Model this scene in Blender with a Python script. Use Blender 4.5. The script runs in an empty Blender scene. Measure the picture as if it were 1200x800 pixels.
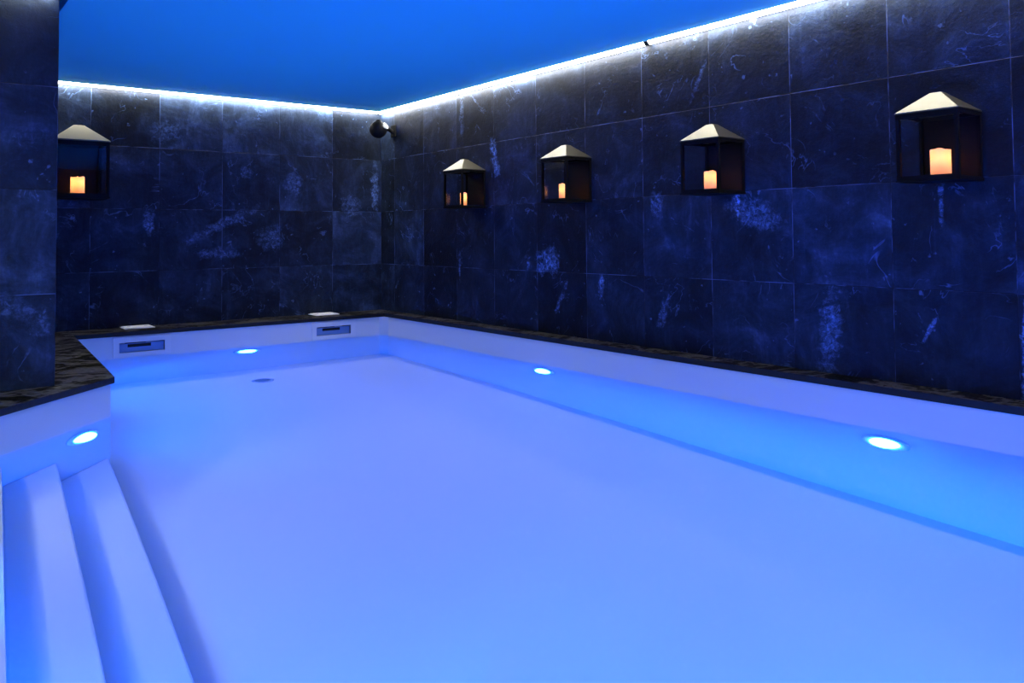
import bpy, bmesh, math, random
from mathutils import Vector, Matrix
from mathutils.geometry import tessellate_polygon

random.seed(7)
sc = bpy.context.scene
COL = sc.collection
PI = math.pi

# ------------------------------------------------------------------ helpers
def link(o, parent=None):
    COL.objects.link(o)
    if parent is not None:
        o.parent = parent
    return o

def tag(o, label=None, cat=None, group=None, kind=None):
    if label: o['label'] = label
    if cat: o['category'] = cat
    if group: o['group'] = group
    if kind: o['kind'] = kind
    return o

def obj(name, bm, mat, parent=None, smooth=False, bevel=0.0, seg=2, recalc=True):
    if recalc: bmesh.ops.recalc_face_normals(bm, faces=bm.faces)
    me = bpy.data.meshes.new(name)
    bm.to_mesh(me); bm.free()
    if smooth:
        for p in me.polygons: p.use_smooth = True
    for m in (mat if isinstance(mat, (list, tuple)) else [mat]):
        me.materials.append(m)
    o = bpy.data.objects.new(name, me)
    link(o, parent)
    if bevel > 0:
        b = o.modifiers.new('bevel', 'BEVEL'); b.width = bevel; b.segments = seg
        b.limit_method = 'ANGLE'; b.angle_limit = math.radians(40)
    return o

def empty(name, loc, rot=None):
    o = bpy.data.objects.new(name, None)
    o.empty_display_size = 0.1
    o.location = loc
    if rot is not None: o.rotation_euler = rot
    return link(o)

def add_box(bm, lo, hi, mi=0):
    x0, y0, z0 = lo; x1, y1, z1 = hi
    v = [bm.verts.new(p) for p in ((x0,y0,z0),(x1,y0,z0),(x1,y1,z0),(x0,y1,z0),
                                   (x0,y0,z1),(x1,y0,z1),(x1,y1,z1),(x0,y1,z1))]
    for f in ((0,3,2,1),(4,5,6,7),(0,1,5,4),(1,2,6,5),(2,3,7,6),(3,0,4,7)):
        bm.faces.new([v[i] for i in f]).material_index = mi

def box(lo, hi):
    bm = bmesh.new(); add_box(bm, lo, hi); return bm

def add_prism(bm, pts, z0, z1, holes=()):
    loops = [pts] + list(holes)
    flat = [p for l in loops for p in l]
    tris = tessellate_polygon([[Vector((p[0], p[1], 0)) for p in l] for l in loops])
    lo = [bm.verts.new((p[0], p[1], z0)) for p in flat]
    hi = [bm.verts.new((p[0], p[1], z1)) for p in flat]
    for t in tris:
        try:
            bm.faces.new([lo[i] for i in t]); bm.faces.new([hi[i] for i in reversed(t)])
        except ValueError:
            pass
    k = 0
    for l in loops:
        n = len(l)
        for i in range(n):
            a, b = k+i, k+(i+1) % n
            bm.faces.new((lo[a], lo[b], hi[b], hi[a]))
        k += n

def offset_poly(pts, d):
    """pts counter-clockwise; d > 0 grows."""
    n = len(pts); out = []
    for i in range(n):
        a, b, c = Vector(pts[i-1]), Vector(pts[i]), Vector(pts[(i+1) % n])
        d1 = (b-a).normalized(); d2 = (c-b).normalized()
        n1 = Vector((d1.y, -d1.x)); n2 = Vector((d2.y, -d2.x))
        m = (n1+n2); m = m / m.length_squared * 2
        out.append(tuple(b + m*d))
    return out

def lathe(bm, prof, n=32, cap0=False, cap1=False, axis='Z'):
    rings = []
    for r, h in prof:
        ring = []
        for i in range(n):
            a = 2*PI*i/n
            p = (r*math.cos(a), r*math.sin(a), h)
            ring.append(bm.verts.new(p))
        rings.append(ring)
    for r0, r1 in zip(rings, rings[1:]):
        for i in range(n):
            bm.faces.new((r0[i], r0[(i+1) % n], r1[(i+1) % n], r1[i]))
    if cap0: bm.faces.new(rings[0])
    if cap1: bm.faces.new(list(reversed(rings[-1])))
    return rings

def tube(bm, p0, p1, r, n=16):
    p0 = Vector(p0); p1 = Vector(p1); d = (p1-p0)
    q = d.to_track_quat('Z', 'Y').to_matrix()
    rs = []
    for p in (p0, p1):
        rs.append([bm.verts.new(p + q @ Vector((r*math.cos(2*PI*i/n), r*math.sin(2*PI*i/n), 0))) for i in range(n)])
    for i in range(n):
        bm.faces.new((rs[0][i], rs[0][(i+1) % n], rs[1][(i+1) % n], rs[1][i]))
    bm.faces.new(rs[0]); bm.faces.new(list(reversed(rs[1])))

# ------------------------------------------------------------------ materials
def new_mat(name):
    m = bpy.data.materials.new(name); m.use_nodes = True
    nt = m.node_tree; nt.nodes.clear()
    out = nt.nodes.new('ShaderNodeOutputMaterial')
    return m, nt, out

def N(nt, typ, **kw):
    n = nt.nodes.new(typ)
    for k, v in kw.items(): setattr(n, k, v)
    return n

def math_n(nt, op, a, b=None, clamp=False):
    n = N(nt, 'ShaderNodeMath', operation=op); n.use_clamp = clamp
    for i, v in enumerate((a, b)):
        if v is None: continue
        if isinstance(v, (int, float)): n.inputs[i].default_value = v
        else: nt.links.new(v, n.inputs[i])
    return n.outputs[0]

def ramp(nt, fac, stops):
    r = N(nt, 'ShaderNodeValToRGB')
    cr = r.color_ramp
    while len(cr.elements) < len(stops): cr.elements.new(0.5)
    for e, (p, c) in zip(cr.elements, stops):
        e.position = p
        e.color = (c, c, c, 1) if isinstance(c, (int, float)) else (*c, 1)
    nt.links.new(fac, r.inputs[0])
    return r.outputs[0]

def principled(name, col, rough=0.5, metal=0.0, spec=0.5, bump=None):
    m, nt, out = new_mat(name)
    b = N(nt, 'ShaderNodeBsdfPrincipled')
    b.inputs['Base Color'].default_value = (*col, 1)
    b.inputs['Roughness'].default_value = rough
    b.inputs['Metallic'].default_value = metal
    b.inputs['Specular IOR Level'].default_value = spec
    tc = N(nt, 'ShaderNodeTexCoord')
    no = N(nt, 'ShaderNodeTexNoise'); no.inputs['Scale'].default_value = (bump or (40, .1))[0]
    no.inputs['Detail'].default_value = 4
    nt.links.new(tc.outputs['Object'], no.inputs['Vector'])
    rr = N(nt, 'ShaderNodeMapRange'); rr.inputs['To Min'].default_value = max(0, rough-.06); rr.inputs['To Max'].default_value = rough+.06
    nt.links.new(no.outputs[0], rr.inputs[0]); nt.links.new(rr.outputs[0], b.inputs['Roughness'])
    if bump:
        bp = N(nt, 'ShaderNodeBump'); bp.inputs['Strength'].default_value = bump[1]; bp.inputs['Distance'].default_value = .005
        nt.links.new(no.outputs[0], bp.inputs['Height']); nt.links.new(bp.outputs[0], b.inputs['Normal'])
    nt.links.new(b.outputs[0], out.inputs[0])
    return m

def emission(name, col, strength):
    m, nt, out = new_mat(name)
    e = N(nt, 'ShaderNodeEmission'); e.inputs[0].default_value = (*col, 1); e.inputs[1].default_value = strength
    nt.links.new(e.outputs[0], out.inputs[0])
    return m

ROW0, ROWH = -0.066, 0.568          # slate courses: seams at .502, 1.070, 1.638

def slate(name, u_axis, u0, du, marks=(), seed=0.0, gain=1.0):
    """large format black slate tiles in stacked courses; u runs along the wall, z up."""
    m, nt, out = new_mat(name)
    L = nt.links.new
    tc = N(nt, 'ShaderNodeTexCoord')
    sep = N(nt, 'ShaderNodeSeparateXYZ'); L(tc.outputs['Object'], sep.inputs[0])
    U = sep.outputs[u_axis]; Z = sep.outputs['Z']
    ut = math_n(nt, 'DIVIDE', math_n(nt, 'SUBTRACT', U, u0), du)
    zt = math_n(nt, 'DIVIDE', math_n(nt, 'SUBTRACT', Z, ROW0), ROWH)
    iu = math_n(nt, 'FLOOR', ut); iz = math_n(nt, 'FLOOR', zt)
    fu = math_n(nt, 'FRACT', ut); fz = math_n(nt, 'FRACT', zt)
    cid = N(nt, 'ShaderNodeCombineXYZ'); L(iu, cid.inputs[0]); L(iz, cid.inputs[1]); cid.inputs[2].default_value = seed
    wn = N(nt, 'ShaderNodeTexWhiteNoise', noise_dimensions='3D'); L(cid.outputs[0], wn.inputs['Vector'])
    # distance from the nearest joint, in metres
    def edge(f, s):
        return math_n(nt, 'MULTIPLY', math_n(nt, 'SUBTRACT', 0.5, math_n(nt, 'ABSOLUTE', math_n(nt, 'SUBTRACT', f, 0.5))), s)
    eu = edge(fu, du); ez = edge(fz, ROWH)
    jd = math_n(nt, 'MINIMUM', eu, ez)
    joint = N(nt, 'ShaderNodeMapRange'); joint.inputs['From Min'].default_value = .0008; joint.inputs['From Max'].default_value = .0026
    joint.inputs['To Min'].default_value = 1; joint.inputs['To Max'].default_value = 0
    L(jd, joint.inputs[0])
    # coordinates that jump from tile to tile
    off = N(nt, 'ShaderNodeVectorMath', operation='SCALE'); off.inputs['Scale'].default_value = 9.0
    L(wn.outputs['Color'], off.inputs[0])
    cv = N(nt, 'ShaderNodeCombineXYZ'); L(U, cv.inputs[0]); L(Z, cv.inputs[1])
    pv = N(nt, 'ShaderNodeVectorMath', operation='ADD'); L(cv.outputs[0], pv.inputs[0]); L(off.outputs[0], pv.inputs[1])
    P = pv.outputs[0]
    def noise(scale, detail=6, rough=.6, dist=0., vec=P, st=None):
        n = N(nt, 'ShaderNodeTexNoise'); n.inputs['Scale'].default_value = scale
        n.inputs['Detail'].default_value = detail; n.inputs['Roughness'].default_value = rough
        n.inputs['Distortion'].default_value = dist
        v = vec
        if st:
            mp = N(nt, 'ShaderNodeMapping'); mp.inputs['Scale'].default_value = st
            L(vec, mp.inputs[0]); v = mp.outputs[0]
        L(v, n.inputs['Vector'])
        return n.outputs[0]
    cloud = noise(3.2, 8, .65, .6)
    fine = noise(38, 6, .7, .3)
    grain = noise(140, 3, .7, 0)
    drip = noise(9, 6, .65, .5, st=(2.2, .35, 1))
    base = ramp(nt, cloud, [(.28, .010), (.48, .025), (.62, .052), (.80, .13)])
    tone = N(nt, 'ShaderNodeMapRange'); tone.inputs['To Min'].default_value = .45; tone.inputs['To Max'].default_value = 1.6
    L(wn.outputs['Value'], tone.inputs[0])
    v = math_n(nt, 'MULTIPLY', math_n(nt, 'MULTIPLY', base, gain), tone.outputs[0])
    fr = ramp(nt, fine, [(.3, .7), (.6, 1.0), (.75, 1.5)])
    v = math_n(nt, 'MULTIPLY', v, fr)
    dr = ramp(nt, drip, [(.5, .85), (.66, 1.15), (.78, 2.1)])
    v = math_n(nt, 'MULTIPLY', v, dr)
    # pale veins: thin lines where a distorted noise crosses its middle, only here and there
    vn = noise(2.6, 4, .55, 1.2)
    vl = N(nt, 'ShaderNodeMapRange'); vl.inputs['From Min'].default_value = 0; vl.inputs['From Max'].default_value = .010
    vl.inputs['To Min'].default_value = 1; vl.inputs['To Max'].default_value = 0
    L(math_n(nt, 'ABSOLUTE', math_n(nt, 'SUBTRACT', vn, .47)), vl.inputs[0])
    where = ramp(nt, noise(4.3, 4, .6, .3), [(.52, 0.), (.66, 1.)])
    vein = math_n(nt, 'MULTIPLY', vl.outputs[0], where)
    v = math_n(nt, 'ADD', v, math_n(nt, 'MULTIPLY', vein, .15))
    # small mineral specks
    sp = ramp(nt, noise(17, 3, .5, .2), [(.70, 0.), (.76, 1.)])
    v = math_n(nt, 'ADD', v, math_n(nt, 'MULTIPLY', sp, .14))
    # lime stains with a place of their own (u, z, half width, half height, strength, tilt)
    wob = N(nt, 'ShaderNodeTexNoise'); wob.inputs['Scale'].default_value = 9; wob.inputs['Detail'].default_value = 6; wob.inputs['Roughness'].default_value = .7
    L(cv.outputs[0], wob.inputs['Vector'])
    brk = ramp(nt, noise(30, 6, .75, .6, vec=cv.outputs[0]), [(.40, .02), (.50, .45), (.64, 1.7)])
    for (mu, mz, hw, hh, st, tilt) in marks:
        a = math_n(nt, 'SUBTRACT', U, mu); b = math_n(nt, 'SUBTRACT', Z, mz)
        c, s = math.cos(tilt), math.sin(tilt)
        x = math_n(nt, 'ADD', math_n(nt, 'MULTIPLY', a, c/hw), math_n(nt, 'MULTIPLY', b, s/hw))
        y = math_n(nt, 'SUBTRACT', math_n(nt, 'MULTIPLY', b, c/hh), math_n(nt, 'MULTIPLY', a, s/hh))
        r = math_n(nt, 'SQRT', math_n(nt, 'ADD', math_n(nt, 'MULTIPLY', x, x), math_n(nt, 'MULTIPLY', y, y)))
        r = math_n(nt, 'ADD', r, math_n(nt, 'MULTIPLY', math_n(nt, 'SUBTRACT', wob.outputs[0], .5), 3.2))
        k = N(nt, 'ShaderNodeMapRange'); k.inputs['From Min'].default_value = .55; k.inputs['From Max'].default_value = 1.15
        k.inputs['To Min'].default_value = st*1.05; k.inputs['To Max'].default_value = 0
        L(r, k.inputs[0])
        v = math_n(nt, 'ADD', v, math_n(nt, 'MULTIPLY', k.outputs[0], brk))
    # joints: pale grout in places, dark elsewhere
    jn = ramp(nt, noise(5, 3, .6, 0, vec=cv.outputs[0]), [(.44, .008), (.60, .20)])
    mix = N(nt, 'ShaderNodeMix', data_type='FLOAT')
    L(joint.outputs[0], mix.inputs['Factor']); L(v, mix.inputs['A']); L(jn, mix.inputs['B'])
    v = mix.outputs['Result']
    col = N(nt, 'ShaderNodeCombineColor')
    L(math_n(nt, 'MULTIPLY', v, .37), col.inputs[0]); L(math_n(nt, 'MULTIPLY', v, .68), col.inputs[1]); L(math_n(nt, 'MULTIPLY', v, 1.45), col.inputs[2])
    bs = N(nt, 'ShaderNodeBsdfPrincipled')
    L(col.outputs[0], bs.inputs['Base Color'])
    rr = N(nt, 'ShaderNodeMapRange'); rr.inputs['To Min'].default_value = .42; rr.inputs['To Max'].default_value = .7
    L(fine, rr.inputs[0]); L(rr.outputs[0], bs.inputs['Roughness'])
    bs.inputs['Specular IOR Level'].default_value = .15
    h = math_n(nt, 'ADD', math_n(nt, 'MULTIPLY', cloud, 1.0), math_n(nt, 'MULTIPLY', fine, .35))
    h = math_n(nt, 'ADD', h, math_n(nt, 'MULTIPLY', grain, .12))
    h = math_n(nt, 'SUBTRACT', h, math_n(nt, 'MULTIPLY', joint.outputs[0], .25))
    bp = N(nt, 'ShaderNodeBump'); bp.inputs['Strength'].default_value = .55; bp.inputs['Distance'].default_value = .012
    L(h, bp.inputs['Height']); L(bp.outputs[0], bs.inputs['Normal'])
    L(bs.outputs[0], out.inputs[0])
    return m

RIGHT_MARKS = [
    (-2.86, .585, .13, .11, .26, 0), (-2.60, .56, .03, .06, .22, .2), (-2.12, 1.50, .05, .22, .32, -.25),
    (-4.86, .93, .20, .10, .16, .3), (-4.74, 1.02, .018, .16, .40, 0), (-5.36, .22, .07, .24, .16, .1),
    (-3.48, .42, .03, .10, .26, .1), (-6.0, 1.0, .016, .17, .22, 0), (-6.37, .22, .014, .30, .34, .05),
    (-5.93, .30, .014, .09, .26, .5), (-4.10, .26, .04, .12, .12, .3), (-1.55, .52, .015, .14, .20, 0),
    (-3.02, .30, .02, .14, .13, .5), (-4.05, 1.00, .06, .10, .13, 0), (-4.45, 1.84, .02, .14, .10, .5), (-1.6, 1.95, .04, .2, .1, 0),
]
BACK_MARKS = [
    (-1.75, .92, .34, .05, .11, .45), (-1.78, .65, .20, .05, .10, 0), (-1.25, .80, .12, .13, .09, .2),
    (-2.40, .93, .05, .12, .16, 0), (-1.02, 1.34, .09, .12, .10, 0), (-.08, 1.33, .05, .24, .16, 0),
    (-2.25, 1.80, .13, .13, .08, 0), (-.36, 1.15, .10, .14, .10, 0), (-1.5, 1.46, .06, .06, .10, 0),
]
M_right = slate('slate_right', 'Y', -.295, .605, RIGHT_MARKS, 1.0)
M_back = slate('slate_back', 'X', 0.0, .5775, BACK_MARKS, 2.0, 1.3)
M_pillar = slate('slate_pillar', 'X', -3.557, .60, [(-3.75, .42, .16, .06, .05, -.4), (-3.62, .36, .05, .09, .06, 0), (-3.70, 1.35, .12, .08, .03, .4)], 3.0)
M_other = slate('slate_other', 'Y', 0.0, .6, (), 4.0)

def coping_mat():
    m, nt, out = new_mat('coping_slate'); L = nt.links.new
    tc = N(nt, 'ShaderNodeTexCoord')
    mp = N(nt, 'ShaderNodeMapping'); mp.inputs['Scale'].default_value = (.9, 1.3, .3); mp.inputs['Rotation'].default_value = (0, 0, .1)
    L(tc.outputs['Object'], mp.inputs[0])
    n1 = N(nt, 'ShaderNodeTexNoise'); n1.inputs['Scale'].default_value = 2.7; n1.inputs['Detail'].default_value = 5; n1.inputs['Distortion'].default_value = 1.4
    L(mp.outputs[0], n1.inputs['Vector'])
    n2 = N(nt, 'ShaderNodeTexNoise'); n2.inputs['Scale'].default_value = 45; n2.inputs['Detail'].default_value = 5
    L(mp.outputs[0], n2.inputs['Vector'])
    c = ramp(nt, n1.outputs[0], [(.30, (.002, .002, .002)), (.46, (.004, .004, .004)), (.48, (.028, .027, .028)), (.54, (.038, .036, .036)), (.56, (.005, .005, .005)), (.62, (.004, .004, .004)), (.65, (.034, .032, .032)), (.9, (.048, .045, .044))])
    bs = N(nt, 'ShaderNodeBsdfPrincipled'); L(c, bs.inputs['Base Color'])
    L(ramp(nt, n1.outputs[0], [(.45, .03), (.48, .55), (.54, .6), (.56, .04), (.62, .03), (.65, .5), (.9, .6)]), bs.inputs['Specular IOR Level'])
    rr = ramp(nt, n2.outputs[0], [(.3, .35), (.7, .6)]); L(rr, bs.inputs['Roughness'])
    step = ramp(nt, n1.outputs[0], [(.42, 0.), (.46, .4), (.50, .45), (.60, .8), (.64, .5), (.8, 1.)])
    h = math_n(nt, 'ADD', step, math_n(nt, 'MULTIPLY', n2.outputs[0], .25))
    bp = N(nt, 'ShaderNodeBump'); bp.inputs['Strength'].default_value = .6; bp.inputs['Distance'].default_value = .006
    L(h, bp.inputs['Height']); L(bp.outputs[0], bs.inputs['Normal'])
    L(bs.outputs[0], out.inputs[0])
    return m

M_coping = coping_mat()
M_edge = principled('coping_edge', (.008, .008, .012), .5, 0, .3, (30, .3))
M_ceiling = principled('ceiling_blue_spill', (.10, .80, .96), .8, 0, .1, (60, .03))  # blue spill of the pool light put into the ceiling colour
M_liner = principled('white_liner', (.61, .665, .72), .55, 0, .3)
M_black = principled('black_metal', (.003, .003, .004), .5, 0, .12)
M_plate = principled('black_backplate', (.004, .004, .005), .6, 0, .2)
M_roof = principled('champagne_metal', (.16, .153, .118), .38, 1.0, .5, (90, .05))
M_plastic = principled('white_plastic', (.94, .94, .94), .4, 0, .4)
M_throat = principled('skimmer_throat', (.30, .34, .38), .5, 0, .3)
M_flap = principled('skimmer_flap', (.14, .27, .55), .5, 0, .3)
M_dark = principled('dark_void', (.01, .012, .02), .6, 0, .2)
M_steel = principled('stainless_steel', (.62, .64, .66), .3, 1.0)
M_grey = principled('grey_lens', (.35, .36, .36), .25, .3)
M_cam = principled('black_plastic', (.006, .006, .007), .6, 0, .15)
M_alu = principled('aluminium', (.6, .6, .6), .4, 1.0)
M_drain = principled('drain_grey', (.50, .56, .62), .5)

M_face = principled('skimmer_face', (.65, .70, .75), .4, 0, .3)
M_grate = principled('drain_grate', (.16, .20, .24), .5)
M_led = emission('led_diffuser', (1.0, .96, .86), 12.0)
BLUE = (.001, .122, 1.0)
M_lens = emission('lamp_lens', (.010, .104, 1.0), 90.0)
M_flame = emission('candle_flame', (1.0, .5, .13), 14.0)

def water_mat():
    m, nt, out = new_mat('pool_water'); L = nt.links.new
    rf = N(nt, 'ShaderNodeBsdfRefraction'); rf.inputs['IOR'].default_value = 1.333; rf.inputs['Roughness'].default_value = 0
    rf.inputs['Color'].default_value = (.97, .99, 1, 1)
    gl = N(nt, 'ShaderNodeBsdfGlossy'); gl.inputs['Roughness'].default_value = .35
    fr = N(nt, 'ShaderNodeFresnel'); fr.inputs['IOR'].default_value = 1.333
    mx = N(nt, 'ShaderNodeMixShader')
    L(math_n(nt, 'MULTIPLY', fr.outputs[0], .04), mx.inputs[0]); L(rf.outputs[0], mx.inputs[1]); L(gl.outputs[0], mx.inputs[2])
    L(mx.outputs[0], out.inputs['Surface'])
    return m
M_water = water_mat()

def glass_mat():
    m, nt, out = new_mat('lantern_glass'); L = nt.links.new
    tr = N(nt, 'ShaderNodeBsdfTransparent'); tr.inputs[0].default_value = (.95, .96, .97, 1)
    gl = N(nt, 'ShaderNodeBsdfGlossy'); gl.inputs['Roughness'].default_value = .02
    fr = N(nt, 'ShaderNodeFresnel')
    ge = N(nt, 'ShaderNodeNewGeometry')      # thin pane: same reflection from both sides
    L(math_n(nt, 'SUBTRACT', 1.5, math_n(nt, 'MULTIPLY', ge.outputs['Backfacing'], 1.5-1/1.5)), fr.inputs['IOR'])
    mx = N(nt, 'ShaderNodeMixShader')
    L(math_n(nt, 'MULTIPLY', fr.outputs[0], .45), mx.inputs[0]); L(tr.outputs[0], mx.inputs[1]); L(gl.outputs[0], mx.inputs[2])
    L(mx.outputs[0], out.inputs['Surface'])
    return m
M_glass = glass_mat()

def wax_mat():
    m, nt, out = new_mat('candle_wax'); L = nt.links.new
    d = N(nt, 'ShaderNodeBsdfDiffuse'); d.inputs[0].default_value = (.85, .74, .66, 1)
    t = N(nt, 'ShaderNodeBsdfTranslucent'); t.inputs[0].default_value = (.95, .56, .29, 1)
    mx = N(nt, 'ShaderNodeMixShader'); mx.inputs[0].default_value = .55
    L(d.outputs[0], mx.inputs[1]); L(t.outputs[0], mx.inputs[2]); L(mx.outputs[0], out.inputs['Surface'])
    return m
M_wax = wax_mat()

# ------------------------------------------------------------------ pool outline
HC = 2.165          # ceiling height over the coping
ZT = -.038          # underside of the coping slab
ZW = -.230          # water level
ZF = -1.46          # pool floor
XR, YB = -.173, -.385
XE = -5.25; YE = -10.6       # far ends of the room, left and behind the camera
# coping edge, counter-clockwise seen from above
edge = [(XR, YB), (-3.066, YB), (-3.235, -2.80), (-4.45, -4.015), (-4.45, -6.9), (-3.62, -6.9), (-3.62, -9.5), (XR, -9.5)]
liner = offset_poly(edge, .02)
LX, LY = liner[0]           # liner planes of the right and back pool wall

# ------------------------------------------------------------------ the room
def wall_box(name, lo, hi, mat):
    return tag(obj(name, box(lo, hi), mat), kind='structure')

wall_box('wall_right', (0, YE, -.066), (.15, .15, HC+.2), M_right)
wall_box('wall_back', (XE, 0, -.066), (0, .15, HC+.2), M_back)
wall_box('wall_left', (XE-.15, YE, -.066), (XE, .15, HC+.2), M_other)
wall_box('wall_near', (XE-.15, YE-.15, -.066), (.15, YE, HC+.2), M_other)
# the wall return on the left (slate faced pier)
PX, PY = -3.557, -2.908
bm = box((XE, PY, -.066), (PX, PY+1.25, HC+.2))
tag(obj('pillar', bm, M_pillar, bevel=.003), kind='structure', label='slate faced wall pier at the left edge', )

bm = bmesh.new()
add_prism(bm, [(XE, YE), (0, YE), (0, 0), (XE, 0)], ZT, 0, [list(reversed(edge))])
fl_o = obj('floor', bm, [M_coping, M_edge], bevel=.004)
for p in fl_o.data.polygons:
    p.material_index = 1 if abs(p.normal.z) < .5 else 0
tag(fl_o, kind='structure', label='dark slate pool coping and deck')

GAP = .062
bm = bmesh.new()
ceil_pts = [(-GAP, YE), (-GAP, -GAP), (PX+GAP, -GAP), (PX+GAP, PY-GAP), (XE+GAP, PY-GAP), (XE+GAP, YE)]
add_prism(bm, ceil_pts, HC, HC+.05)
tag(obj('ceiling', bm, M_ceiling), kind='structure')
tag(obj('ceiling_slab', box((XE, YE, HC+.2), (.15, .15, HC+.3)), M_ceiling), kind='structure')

# ------------------------------------------------------------------ pool shell
SK = [(-2.531, 1), (-.735, 2)]                    # skimmer centres on the back pool wall
SW, SZ0, SZ1 = .190, -.186, -.094                 # half width, bottom and top of the mouth
bm = bmesh.new()
outer = offset_poly(liner, .22)
n = len(liner)
for i in range(n):
    a, b = liner[i], liner[(i+1) % n]; c, d = outer[(i+1) % n], outer[i]
    if i == 0:      # back wall, with the two skimmer mouths left open
        xs = [a[0]]
        for sx, _ in reversed(SK): xs += [sx+SW, sx-SW]
        xs.append(b[0])
        y0, y1 = LY, LY+.22
        for k in range(0, len(xs)-1):
            if k % 2 == 0: add_box(bm, (xs[k+1], y0, ZF), (xs[k], y1, ZT-.0005))
            else:
                add_box(bm, (xs[k+1], y0, ZF), (xs[k], y1, SZ0))
                add_box(bm, (xs[k+1], y0, SZ1), (xs[k], y1, ZT-.0005))
        add_prism(bm, [(b[0], y0), (b[0], y1), c], ZF, ZT-.0005)
        add_prism(bm, [(a[0], y0), d, (a[0], y1)], ZF, ZT-.0005)
    else:
        add_prism(bm, [a, b, c, d], ZF, ZT-.0005)
add_prism(bm, outer, ZF-.18, ZF)
# small chamfer in the far corner of the liner
add_prism(bm, [(LX, LY), (LX-.07, LY), (LX, LY-.07)], ZF, ZT-.0005)
pb = obj('pool_basin', bm, M_liner); pb.cycles.is_caustics_receiver = True
tag(pb, kind='structure', label='white lined swimming pool basin')

# steps in the alcove: the edges run towards the far end, slightly askew
SL = .085
def line_x(x4, y): return x4 + SL*(y+4.0)
def diag_hit(x4):   # meeting with the diagonal wall x - y = const
    k = liner[2][0]-liner[2][1]
    y = (x4 + 4*SL - k) / (1-SL)
    return (y+k, y)
xs4 = [-3.894, -3.648, -3.370]; zs = [-.44, -.77, -1.12]
yl = liner[4][1]
def step_poly(a, b):
    p0 = diag_hit(b) ; p3 = (line_x(b, yl), yl)
    if a is None:
        return [p0, liner[3], liner[4], p3]
    return [p0, diag_hit(a), (line_x(a, yl), yl), p3]
bm = bmesh.new()
prev = None
for x4, z in zip(xs4, zs):
    add_prism(bm, step_poly(prev, x4), ZF, z); prev = x4
ps = obj('pool_steps', bm, M_liner, bevel=.012, seg=3); ps.cycles.is_caustics_receiver = True
tag(ps, kind='structure', label='white pool steps going down from the left')

# the water
bm = bmesh.new()
add_prism(bm, offset_poly(liner, .012), ZF-.03, ZW)
bmesh.ops.recalc_face_normals(bm, faces=bm.faces)
bmesh.ops.split_edges(bm, edges=[e for e in bm.edges if e.is_manifold and e.calc_face_angle() > .5])   # flat surface normals
pw = obj('pool_water', bm, M_water, smooth=True, recalc=False); pw.cycles.is_caustics_caster = True
tag(pw, 'still clear blue lit water filling the pool', 'water', kind='stuff')

# ------------------------------------------------------------------ pool lights
def pool_light(loc, ang, label):
    """built facing local -Y, turned by ang about Z"""
    t = empty('pool_light', loc, (0, 0, ang))
    tag(t, label, 'pool light', 'round underwater pool lights')
    rot = Matrix.Rotation(PI/2, 4, 'X')
    bm = bmesh.new()
    lathe(bm, [(.085, 0), (.128, 0), (.130, .006), (.124, .014), (.098, .018), (.092, .014), (.085, .010), (.085, 0)], 40)
    bmesh.ops.transform(bm, matrix=rot, verts=bm.verts)
    obj('bezel', bm, M_plastic, t, smooth=True)
    bm = bmesh.new()
    lathe(bm, [(.082, .008), (.080, .026), (.068, .042), (.046, .053), (.020, .058), (.001, .059)], 40, True, True)
    bmesh.ops.transform(bm, matrix=rot, verts=bm.verts)
    obj('lens', bm, M_lens, t, smooth=True)
    for a in (PI/4, 3*PI/4, 5*PI/4, 7*PI/4):
        bm = bmesh.new()
        lathe(bm, [(.006, .013), (.006, .0185), (.003, .0195)], 10, True, True)
        bmesh.ops.translate(bm, verts=bm.verts, vec=(.111*math.cos(a), .111*math.sin(a), 0))
        bmesh.ops.transform(bm, matrix=rot, verts=bm.verts)
        obj('screw', bm, M_steel, t)
    return t

ZL = -.475
pool_light((-1.612, LY, ZL), 0, 'round glowing pool light on the far pool wall between the skimmers')
pool_light((LX, -2.98, ZL), -PI/2, 'round glowing pool light on the right pool wall, the farther one under the lanterns')
pool_light((LX, -5.76, ZL), -PI/2, 'round glowing pool light on the right pool wall, nearest the right edge')
kk = liner[2][0]-liner[2][1]
pool_light((-3.43, -3.43-kk, ZL), PI/4, 'round glowing pool light on the angled wall above the pool steps')

# ------------------------------------------------------------------ floor drain
t = empty('floor_drain', (-1.668, -.93, ZF)); tag(t, 'round grey drain cover on the pool floor below the far light', 'drain')
bm = bmesh.new(); lathe(bm, [(.095, 0), (.095, .006), (.088, .010), (.078, .010), (.078, 0)], 36, True)
obj('ring', bm, M_drain, t, smooth=True)
bm = bmesh.new()
lathe(bm, [(.078, .002), (.078, .009), (.001, .010)], 36, True, True)
obj('cover', bm, M_drain, t)
bm = bmesh.new()
for k in range(-4, 5):
    hw = math.sqrt(max(0, .068**2-(k*.015)**2))
    add_box(bm, (-hw, k*.015-.003, .0095), (hw, k*.015+.003, .012))
obj('grate', bm, M_grate, t)

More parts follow.
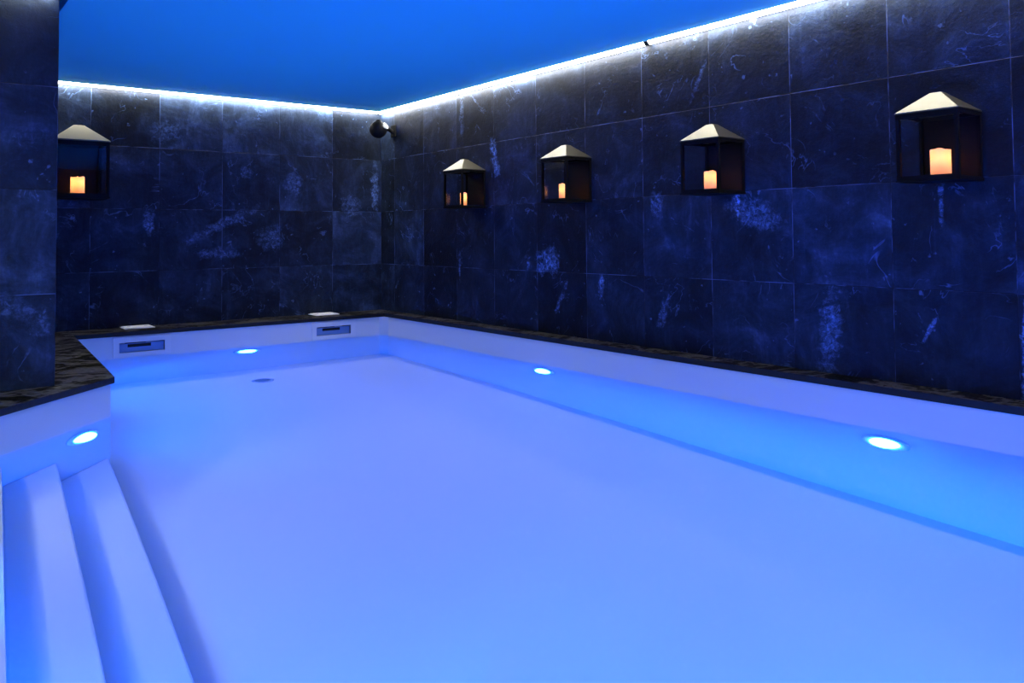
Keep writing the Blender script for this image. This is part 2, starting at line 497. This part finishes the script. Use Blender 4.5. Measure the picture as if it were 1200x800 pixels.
# ------------------------------------------------------------------ skimmers and their lids
def skimmer(cx, label):
    t = empty('pool_skimmer', (cx, LY, -.14)); tag(t, label, 'skimmer', 'pool skimmers in the far pool wall')
    z0, z1 = SZ0+.14, SZ1+.14
    fw, fz0, fz1 = .235, -.222+.14, -.050+.14
    bm = bmesh.new(); w = SW-.004
    for lo, hi in (((-fw, -.008, fz0), (-w, 0, fz1)), ((w, -.008, fz0), (fw, 0, fz1)),
                   ((-w, -.008, z1-.003), (w, 0, fz1)), ((-w, -.008, fz0), (w, 0, z0+.003))):
        add_box(bm, lo, hi)
    bmesh.ops.remove_doubles(bm, verts=bm.verts, dist=1e-5)
    obj('faceplate', bm, M_face, t, bevel=.0015)
    bm = bmesh.new()   # throat lining
    e = .003; d = .21
    add_box(bm, (-SW+.001, 0, z0+.001), (SW-.001, d, z0+e)); add_box(bm, (-SW+.001, 0, z1-e), (SW-.001, d, z1-.001))
    add_box(bm, (-SW+.001, 0, z0+e), (-SW+e, d, z1-e)); add_box(bm, (SW-e, 0, z0+e), (SW-.001, d, z1-e))
    add_box(bm, (-SW+e, d-.004, z0+e), (SW-e, d, z1-e))
    obj('throat', bm, M_throat, t)
    bm = bmesh.new()   # weir flap, leaning back
    add_box(bm, (-SW+.008, .016, z0+.004), (SW-.008, .024, z0+.078))
    fl = obj('weir_flap', bm, M_flap, t, bevel=.002)
    obj('gap_shade', box((-.115, .0145, z0+.046), (.075, .0165, z0+.072)), M_dark, fl)  # added dark box: shade of the gap above the flap
    bm = bmesh.new()
    lathe(bm, [(.085, z0+.006), (.085, z1-.008)], 28, True, True)
    bmesh.ops.translate(bm, verts=bm.verts, vec=(-.03, .115, 0))
    obj('basket', bm, M_dark, t, smooth=False)
    return t
skimmer(SK[0][0], 'white framed skimmer opening in the far pool wall, the left one beside the slate pier')
skimmer(SK[1][0], 'white framed skimmer opening in the far pool wall, close to the far corner')

def lid(cx, label):
    t = empty('skimmer_lid', (cx, -.112, 0)); tag(t, label, 'lid', 'white skimmer lids on the coping')
    obj('frame', box((-.128, -.100, .0005), (.128, .100, .008)), M_plastic, t, bevel=.003)
    obj('cover', box((-.115, -.088, .008), (.115, .088, .013)), M_plastic, t, bevel=.003)
    for sx in (-.07, .07):
        obj('finger_slot', box((sx-.012, -.006, .0128), (sx+.012, .006, .0142)), M_throat, t)
lid(-2.515, 'bright white square lid on the far coping above the left skimmer')
lid(-.727, 'bright white square lid on the far coping nearest the far corner')

# ------------------------------------------------------------------ LED strips in the ceiling gap
LED_W = 6.6        # watts per metre
def strip(p0, p1, inward, label, k_w=1.0, spread=180, tilt=.55):
    """p0->p1 along the wall; inward = unit vector into the room"""
    p0 = Vector((*p0, 0)); p1 = Vector((*p1, 0)); iv = Vector((*inward, 0))
    mid = (p0+p1)/2; d = (p1-p0).normalized(); hl = (p1-p0).length/2
    t = empty('led_light_strip', (mid.x, mid.y, HC))
    tag(t, label, 'light strip', 'white LED strips in the ceiling gap')
    def ex(prof, name, mat, l=hl):
        bm = bmesh.new()
        a = [bm.verts.new(d*-l + iv*u + Vector((0, 0, z))) for u, z in prof]
        b = [bm.verts.new(d*l + iv*u + Vector((0, 0, z))) for u, z in prof]
        k = len(prof)
        for i in range(k): bm.faces.new((a[i], a[(i+1) % k], b[(i+1) % k], b[i]))
        bm.faces.new(a); bm.faces.new(list(reversed(b)))
        return obj(name, bm, mat, t)
    ex([(.001, -.016), (.006, -.016), (.006, .016), (.044, .016), (.044, .020), (.001, .020)], 'channel', M_alu)
    ex([(.007, -.015), (.020, -.016), (.034, -.006), (.042, .010), (.042, .015), (.007, .015)], 'diffuser', M_led, hl-.004)
    strip_light(t, d, hl-.004, iv, LED_W*k_w, spread, tilt)
    for s in (-1, 1):
        bm = bmesh.new()
        o = d*(s*(hl+.001))
        a = [bm.verts.new(o - d*.0015 + iv*u + Vector((0, 0, z))) for u, z in ((.001, -.018), (.022, -.018), (.046, .008), (.046, .020), (.001, .020))]
        b = [bm.verts.new(v.co + d*.003) for v in a]
        k = 5
        for i in range(k): bm.faces.new((a[i], a[(i+1) % k], b[(i+1) % k], b[i]))
        bm.faces.new(a); bm.faces.new(list(reversed(b)))
        obj('end_cap', bm, M_alu, t)
def strip_light(t, d, l, iv, power, spread, tilt):
    ld = bpy.data.lights.new('strip_glow', 'AREA'); ld.shape = 'RECTANGLE'
    ld.size = 2*l; ld.size_y = .03; ld.color = (1.0, .95, .86); ld.energy = power*2*l
    ld.spread = math.radians(spread)
    ld.cycles.is_caustics_light = True
    o = bpy.data.objects.new('strip_glow', ld); link(o, t)
    z = Vector((-iv.x*tilt, -iv.y*tilt, -1)).normalized()*-1
    x = d; y = z.cross(x)
    o.matrix_local = Matrix((x, y, z)).transposed().to_4x4()
    o.location = iv*.030 + Vector((0, 0, -.022))
strip((XE+.06, 0), (-.05, 0), (0, -1), 'bright white LED strip along the top of the back wall')
strip((0, -.005), (0, -3.985), (-1, 0), 'bright white LED strip over the right wall, from the far corner to the break')
strip((0, -4.025), (0, YE+.4), (-1, 0), 'bright white LED strip over the right wall, from the break towards the viewer')
strip((XE, PY-.1), (XE, YE+.4), (1, 0), 'white LED strip over the left wall beside the pool steps', 1.15, 180, 0.)
strip((XE+.06, PY), (PX-.02, PY), (0, -1), 'white LED strip above the slate pier on the left', .45)

# ------------------------------------------------------------------ lanterns and candles
def lantern(loc, ang, s, label):
    """wall at local y = 0, front towards -Y; built at size 1 and scaled in the mesh by s"""
    t = empty('wall_lantern', loc, (0, 0, ang)); tag(t, label, 'lantern', 'black wall lanterns with candles')
    W, D, H = .150, .268, .335            # half width, depth, height of the body
    y1 = -.012; y0 = -D
    def put(name, bm, mat, **k):
        bmesh.ops.scale(bm, vec=(s, s, s), verts=bm.verts)
        return obj(name, bm, mat, t, **k)
    p = .018
    bm = box((-W, y0, 0), (W, y1, .016)); add_box(bm, (-W-.004, y0-.004, -.006), (W+.004, y1, .004))
    put('base', bm, M_black)
    put('back_plate', box((-W+p, y1-.006, .016), (W-p, y1, H-.018)), M_plate)
    put('wall_bracket', box((-.05, y1, .05), (.05, 0, H-.05)), M_black)
    for sx in (-1, 1):
        for yy in (y0, y1-p):
            a, b = sorted((sx*W, sx*(W-p)))
            put('post', box((a, yy, .016), (b, yy+p, H-.018)), M_black)
    bm = bmesh.new()                       # upper rim
    zt0, zt1 = H-.018, H
    add_box(bm, (-W, y0, zt0), (W, y0+p, zt1)); add_box(bm, (-W, y1-p, zt0), (W, y1, zt1))
    add_box(bm, (-W, y0+p, zt0), (-W+p, y1-p, zt1)); add_box(bm, (W-p, y0+p, zt0), (W, y1-p, zt1))
    put('rim', bm, M_black)
    g = .003
    put('glass_pane', box((-W+p, y0+.005, .016), (W-p, y0+.005+g, zt0)), M_glass)
    for sx in (-1, 1):
        a, b = sorted((sx*(W-.005), sx*(W-.005-g)))
        put('glass_pane', box((a, y0+p, .016), (b, y1-p, zt0)), M_glass)
    # door bar frame inside the front: thin inner edge
    put('door_edge', box((-W+p, y0+.002, .016), (W-p, y0+.012, .024)), M_black)
    put('door_edge', box((-W+p, y0+.002, zt0-.008), (W-p, y0+.012, zt0)), M_black)
    # hipped roof with a small flat top
    bm = bmesh.new()
    ov = .004; yc = (y0+y1)/2
    ex, ey0, ey1 = W+ov, y0-ov, y1
    tw, td = .028, .022
    zz = H+.004
    lo = [(-ex, ey0), (ex, ey0), (ex, ey1), (-ex, ey1)]
    hi = [(-tw, yc-td), (tw, yc-td), (tw, yc+td), (-tw, yc+td)]
    A = [bm.verts.new((x, y, zz-.004)) for x, y in lo]
    B = [bm.verts.new((x, y, zz+.002)) for x, y in lo]
    C = [bm.verts.new((x, y, zz+.100)) for x, y in hi]
    for i in range(4):
        j = (i+1) % 4
        bm.faces.new((A[i], A[j], B[j], B[i])); bm.faces.new((B[i], B[j], C[j], C[i]))
    bm.faces.new(list(reversed(A))); bm.faces.new(C)
    put('roof', bm, M_roof, bevel=.0015)
    put('roof_cap', box((-tw*.6, yc-td*.6, zz+.099), (tw*.6, yc+td*.6, zz+.103)), M_roof)
    return t

def candle(loc, s, r, h, label, seed):
    t = empty('pillar_candle', loc); tag(t, label, 'candle', 'lit pillar candles in the lanterns')
    rnd = random.Random(seed)
    bm = bmesh.new()
    n = 36
    rings = lathe(bm, [(r*.98, 0), (r, .004), (r, h*.35), (r*.995, h*.7), (r, h), (r*.93, h+.001), (r*.86, h-.006), (r*.5, h-.012), (.004, h-.013)], n, True, True)
    ph = rnd.random()*6
    for k in (4, 5, 6):
        for i, v in enumerate(rings[k]):
            a = 2*PI*i/n
            v.co.z += .0035*math.sin(2*a+ph) + .002*math.sin(5*a+2*ph)
    obj('wax', bm, M_wax, t, smooth=True)
    bm = bmesh.new(); tube(bm, (0, 0, h-.013), (.001, .001, h+.001), .0012, 8)
    obj('wick', bm, M_black, t)
    bm = bmesh.new()
    lathe(bm, [(.0015, h-.013), (.005, h-.009), (.0055, h-.005), (.003, h+.001), (.0006, h+.006)], 14, True, True)
    obj('flame', bm, M_flame, t, smooth=True)
    ld = bpy.data.lights.new('candle_glow', 'POINT'); ld.color = (1, .52, .20); ld.energy = .20*(h/.115)**3; ld.shadow_soft_size = .012
    lo = bpy.data.objects.new('candle_glow', ld); link(lo, t); lo.location = (0, 0, h*.68)
    return t

ZB = 1.055
spots = [(-1.845, 'small black wall lantern with candle on the right wall, farthest and closest to the corner'),
         (-3.25, 'black wall lantern with candle on the right wall, second from the far corner'),
         (-4.66, 'black wall lantern with candle on the right wall, third from the far corner'),
         (-6.062, 'large black wall lantern with candle on the right wall, nearest the viewer at right')]
cl = ['lit candle in the farthest lantern on the right wall, closest to the corner',
      'lit candle in the second lantern from the far corner on the right wall',
      'lit candle in the third lantern from the far corner on the right wall',
      'lit candle in the lantern nearest the viewer on the right wall']
for i, (y, lb) in enumerate(spots):
    lantern((0, y, ZB), -PI/2, 1.0, lb)
    candle((-.150, y+(.0, .02, .012, -.012)[i], ZB+.0165), 1, (.030, .036, .038, .047)[i], (.118, .122, .124, .136)[i], cl[i], i)
S0 = 1.42
lantern((-3.020, 0, 1.150), 0, S0, 'black wall lantern with candle on the back wall, partly hidden by the slate pier')
candle((-3.022, -.20, 1.150+.0165*S0), S0, .054, .155, 'lit candle in the back wall lantern beside the slate pier', 9)

# ------------------------------------------------------------------ ball camera in the corner
t = empty('security_camera', (0, -.30, 1.93)); tag(t, 'black ball shaped security camera on an arm high in the far corner', 'camera')
bm = bmesh.new(); add_box(bm, (-.022, -.045, -.065), (0, .045, .065)); obj('wall_plate', bm, M_cam, t, bevel=.006)
bm = bmesh.new(); tube(bm, (-.02, 0, -.01), (-.075, .0, .02), .022); tube(bm, (-.07, 0, .02), (-.15, 0, .03), .026); obj('arm', bm, M_cam, t)
def ball(c, r, sq=1.0):
    bm = bmesh.new(); bmesh.ops.create_uvsphere(bm, u_segments=32, v_segments=20, radius=r)
    bmesh.ops.scale(bm, vec=(1, 1, sq), verts=bm.verts); bmesh.ops.translate(bm, verts=bm.verts, vec=c); return bm
obj('housing', ball((-.195, 0, .005), .092), M_cam, t, smooth=True)
obj('top_knob', ball((-.190, .0, .072), .040), M_cam, t, smooth=True)
bm = bmesh.new(); lathe(bm, [(.036, 0), (.040, .008), (.034, .012), (.030, .008), (.012, .012), (.001, .013)], 28, True, True)
bmesh.ops.transform(bm, matrix=Matrix.Translation((-.150, -.070, .035)) @ Vector((.25, -.9, .42)).to_track_quat('Z', 'Y').to_matrix().to_4x4(), verts=bm.verts)
obj('lens', bm, M_grey, t, smooth=True)

# ------------------------------------------------------------------ unseen blue spots added near and left, to brighten floor and steps
def spot(loc, target, energy, size=160, blend=.6):
    ld = bpy.data.lights.new('pool_fill_spot', 'SPOT'); ld.color = BLUE; ld.energy = energy*3.3
    ld.spot_size = math.radians(size); ld.spot_blend = blend; ld.shadow_soft_size = .09
    o = bpy.data.objects.new('pool_fill_spot', ld); link(o); o.location = loc
    o.rotation_euler = (Vector(target)-Vector(loc)).to_track_quat('-Z', 'Y').to_euler()
    return o
for sy in (-5.0, -6.4):
    spot((-4.40, sy, -.36), (-3.2, sy+.2, -1.42), 330, 96, .8)
for sx, sy in ((-3.05, -.9), (-3.16, -2.2)):
    spot((sx, sy, -.47), (-2.1, sy-.1, -1.42), 22, 115, .8)
spot((-4.0, -6.87, -.34), (-3.6, -5.0, -1.1), 150, 110, .7)
spot((-3.50, -8.2, -.45), (-2.7, -7.5, -1.42), 270, 92, .8)
spot((-1.9, -9.40, -.45), (-2.2, -8.5, -1.42), 270, 92, .8)

# unseen bluish white spots, added over the left deck to light floor and steps
for dx, dy, dw in ((-5.05, -3.3, 130), (-5.05, -4.9, 70), (-5.05, -6.6, 70)):
    ld = bpy.data.lights.new('deck_fill_spot', 'SPOT'); ld.color = (.66, .86, 1.0); ld.energy = dw*.75
    ld.spot_size = math.radians(84); ld.spot_blend = .6; ld.shadow_soft_size = .20
    ld.cycles.is_caustics_light = True
    o = bpy.data.objects.new('deck_fill_spot', ld); link(o); o.location = (dx, dy, HC-.02)
    o.rotation_euler = (Vector((-3.85, dy+.6, -1.0))-o.location).to_track_quat('-Z', 'Y').to_euler()

# ------------------------------------------------------------------ world, camera, colour management
w = bpy.data.worlds.new('world'); sc.world = w; w.use_nodes = True
w.node_tree.nodes['Background'].inputs[0].default_value = (.0, .0, .0, 1)

F, CYP, PITCH, ROLL, YAW, CX, CY, CZ = 948.85, 241.5, .0361, -.0080, -.6523, -4.2691, -7.9639, .80
cyw, syw = math.cos(YAW), math.sin(YAW)
fwd = Vector((-syw*math.cos(PITCH), cyw*math.cos(PITCH), math.sin(PITCH)))
r = Vector((cyw, syw, 0)); u = r.cross(fwd)
r2 = r*math.cos(ROLL)+u*math.sin(ROLL); u2 = -r*math.sin(ROLL)+u*math.cos(ROLL)
cd = bpy.data.cameras.new('camera'); cam = bpy.data.objects.new('camera', cd); link(cam)
M = Matrix((r2, u2, -fwd)).transposed().to_4x4(); M.translation = (CX, CY, CZ)
cam.matrix_world = M
cd.sensor_fit = 'HORIZONTAL'; cd.sensor_width = 36; cd.lens = F*36/1200
cd.shift_y = (CYP-400)/1200
cd.clip_start = .05
sc.camera = cam

vs = sc.view_settings
sc.display_settings.display_device = 'sRGB'
vs.view_transform = 'Standard'; vs.look = 'None'; vs.gamma = 1; vs.exposure = .32; vs.use_curve_mapping = False
cy = sc.cycles
cy.use_denoising = True
cy.max_bounces = 14; cy.diffuse_bounces = 6; cy.glossy_bounces = 4; cy.transmission_bounces = 8; cy.transparent_max_bounces = 12
cy.sample_clamp_indirect = 6.0
cy.caustics_refractive = True; cy.caustics_reflective = True
cy.blur_glossy = .5
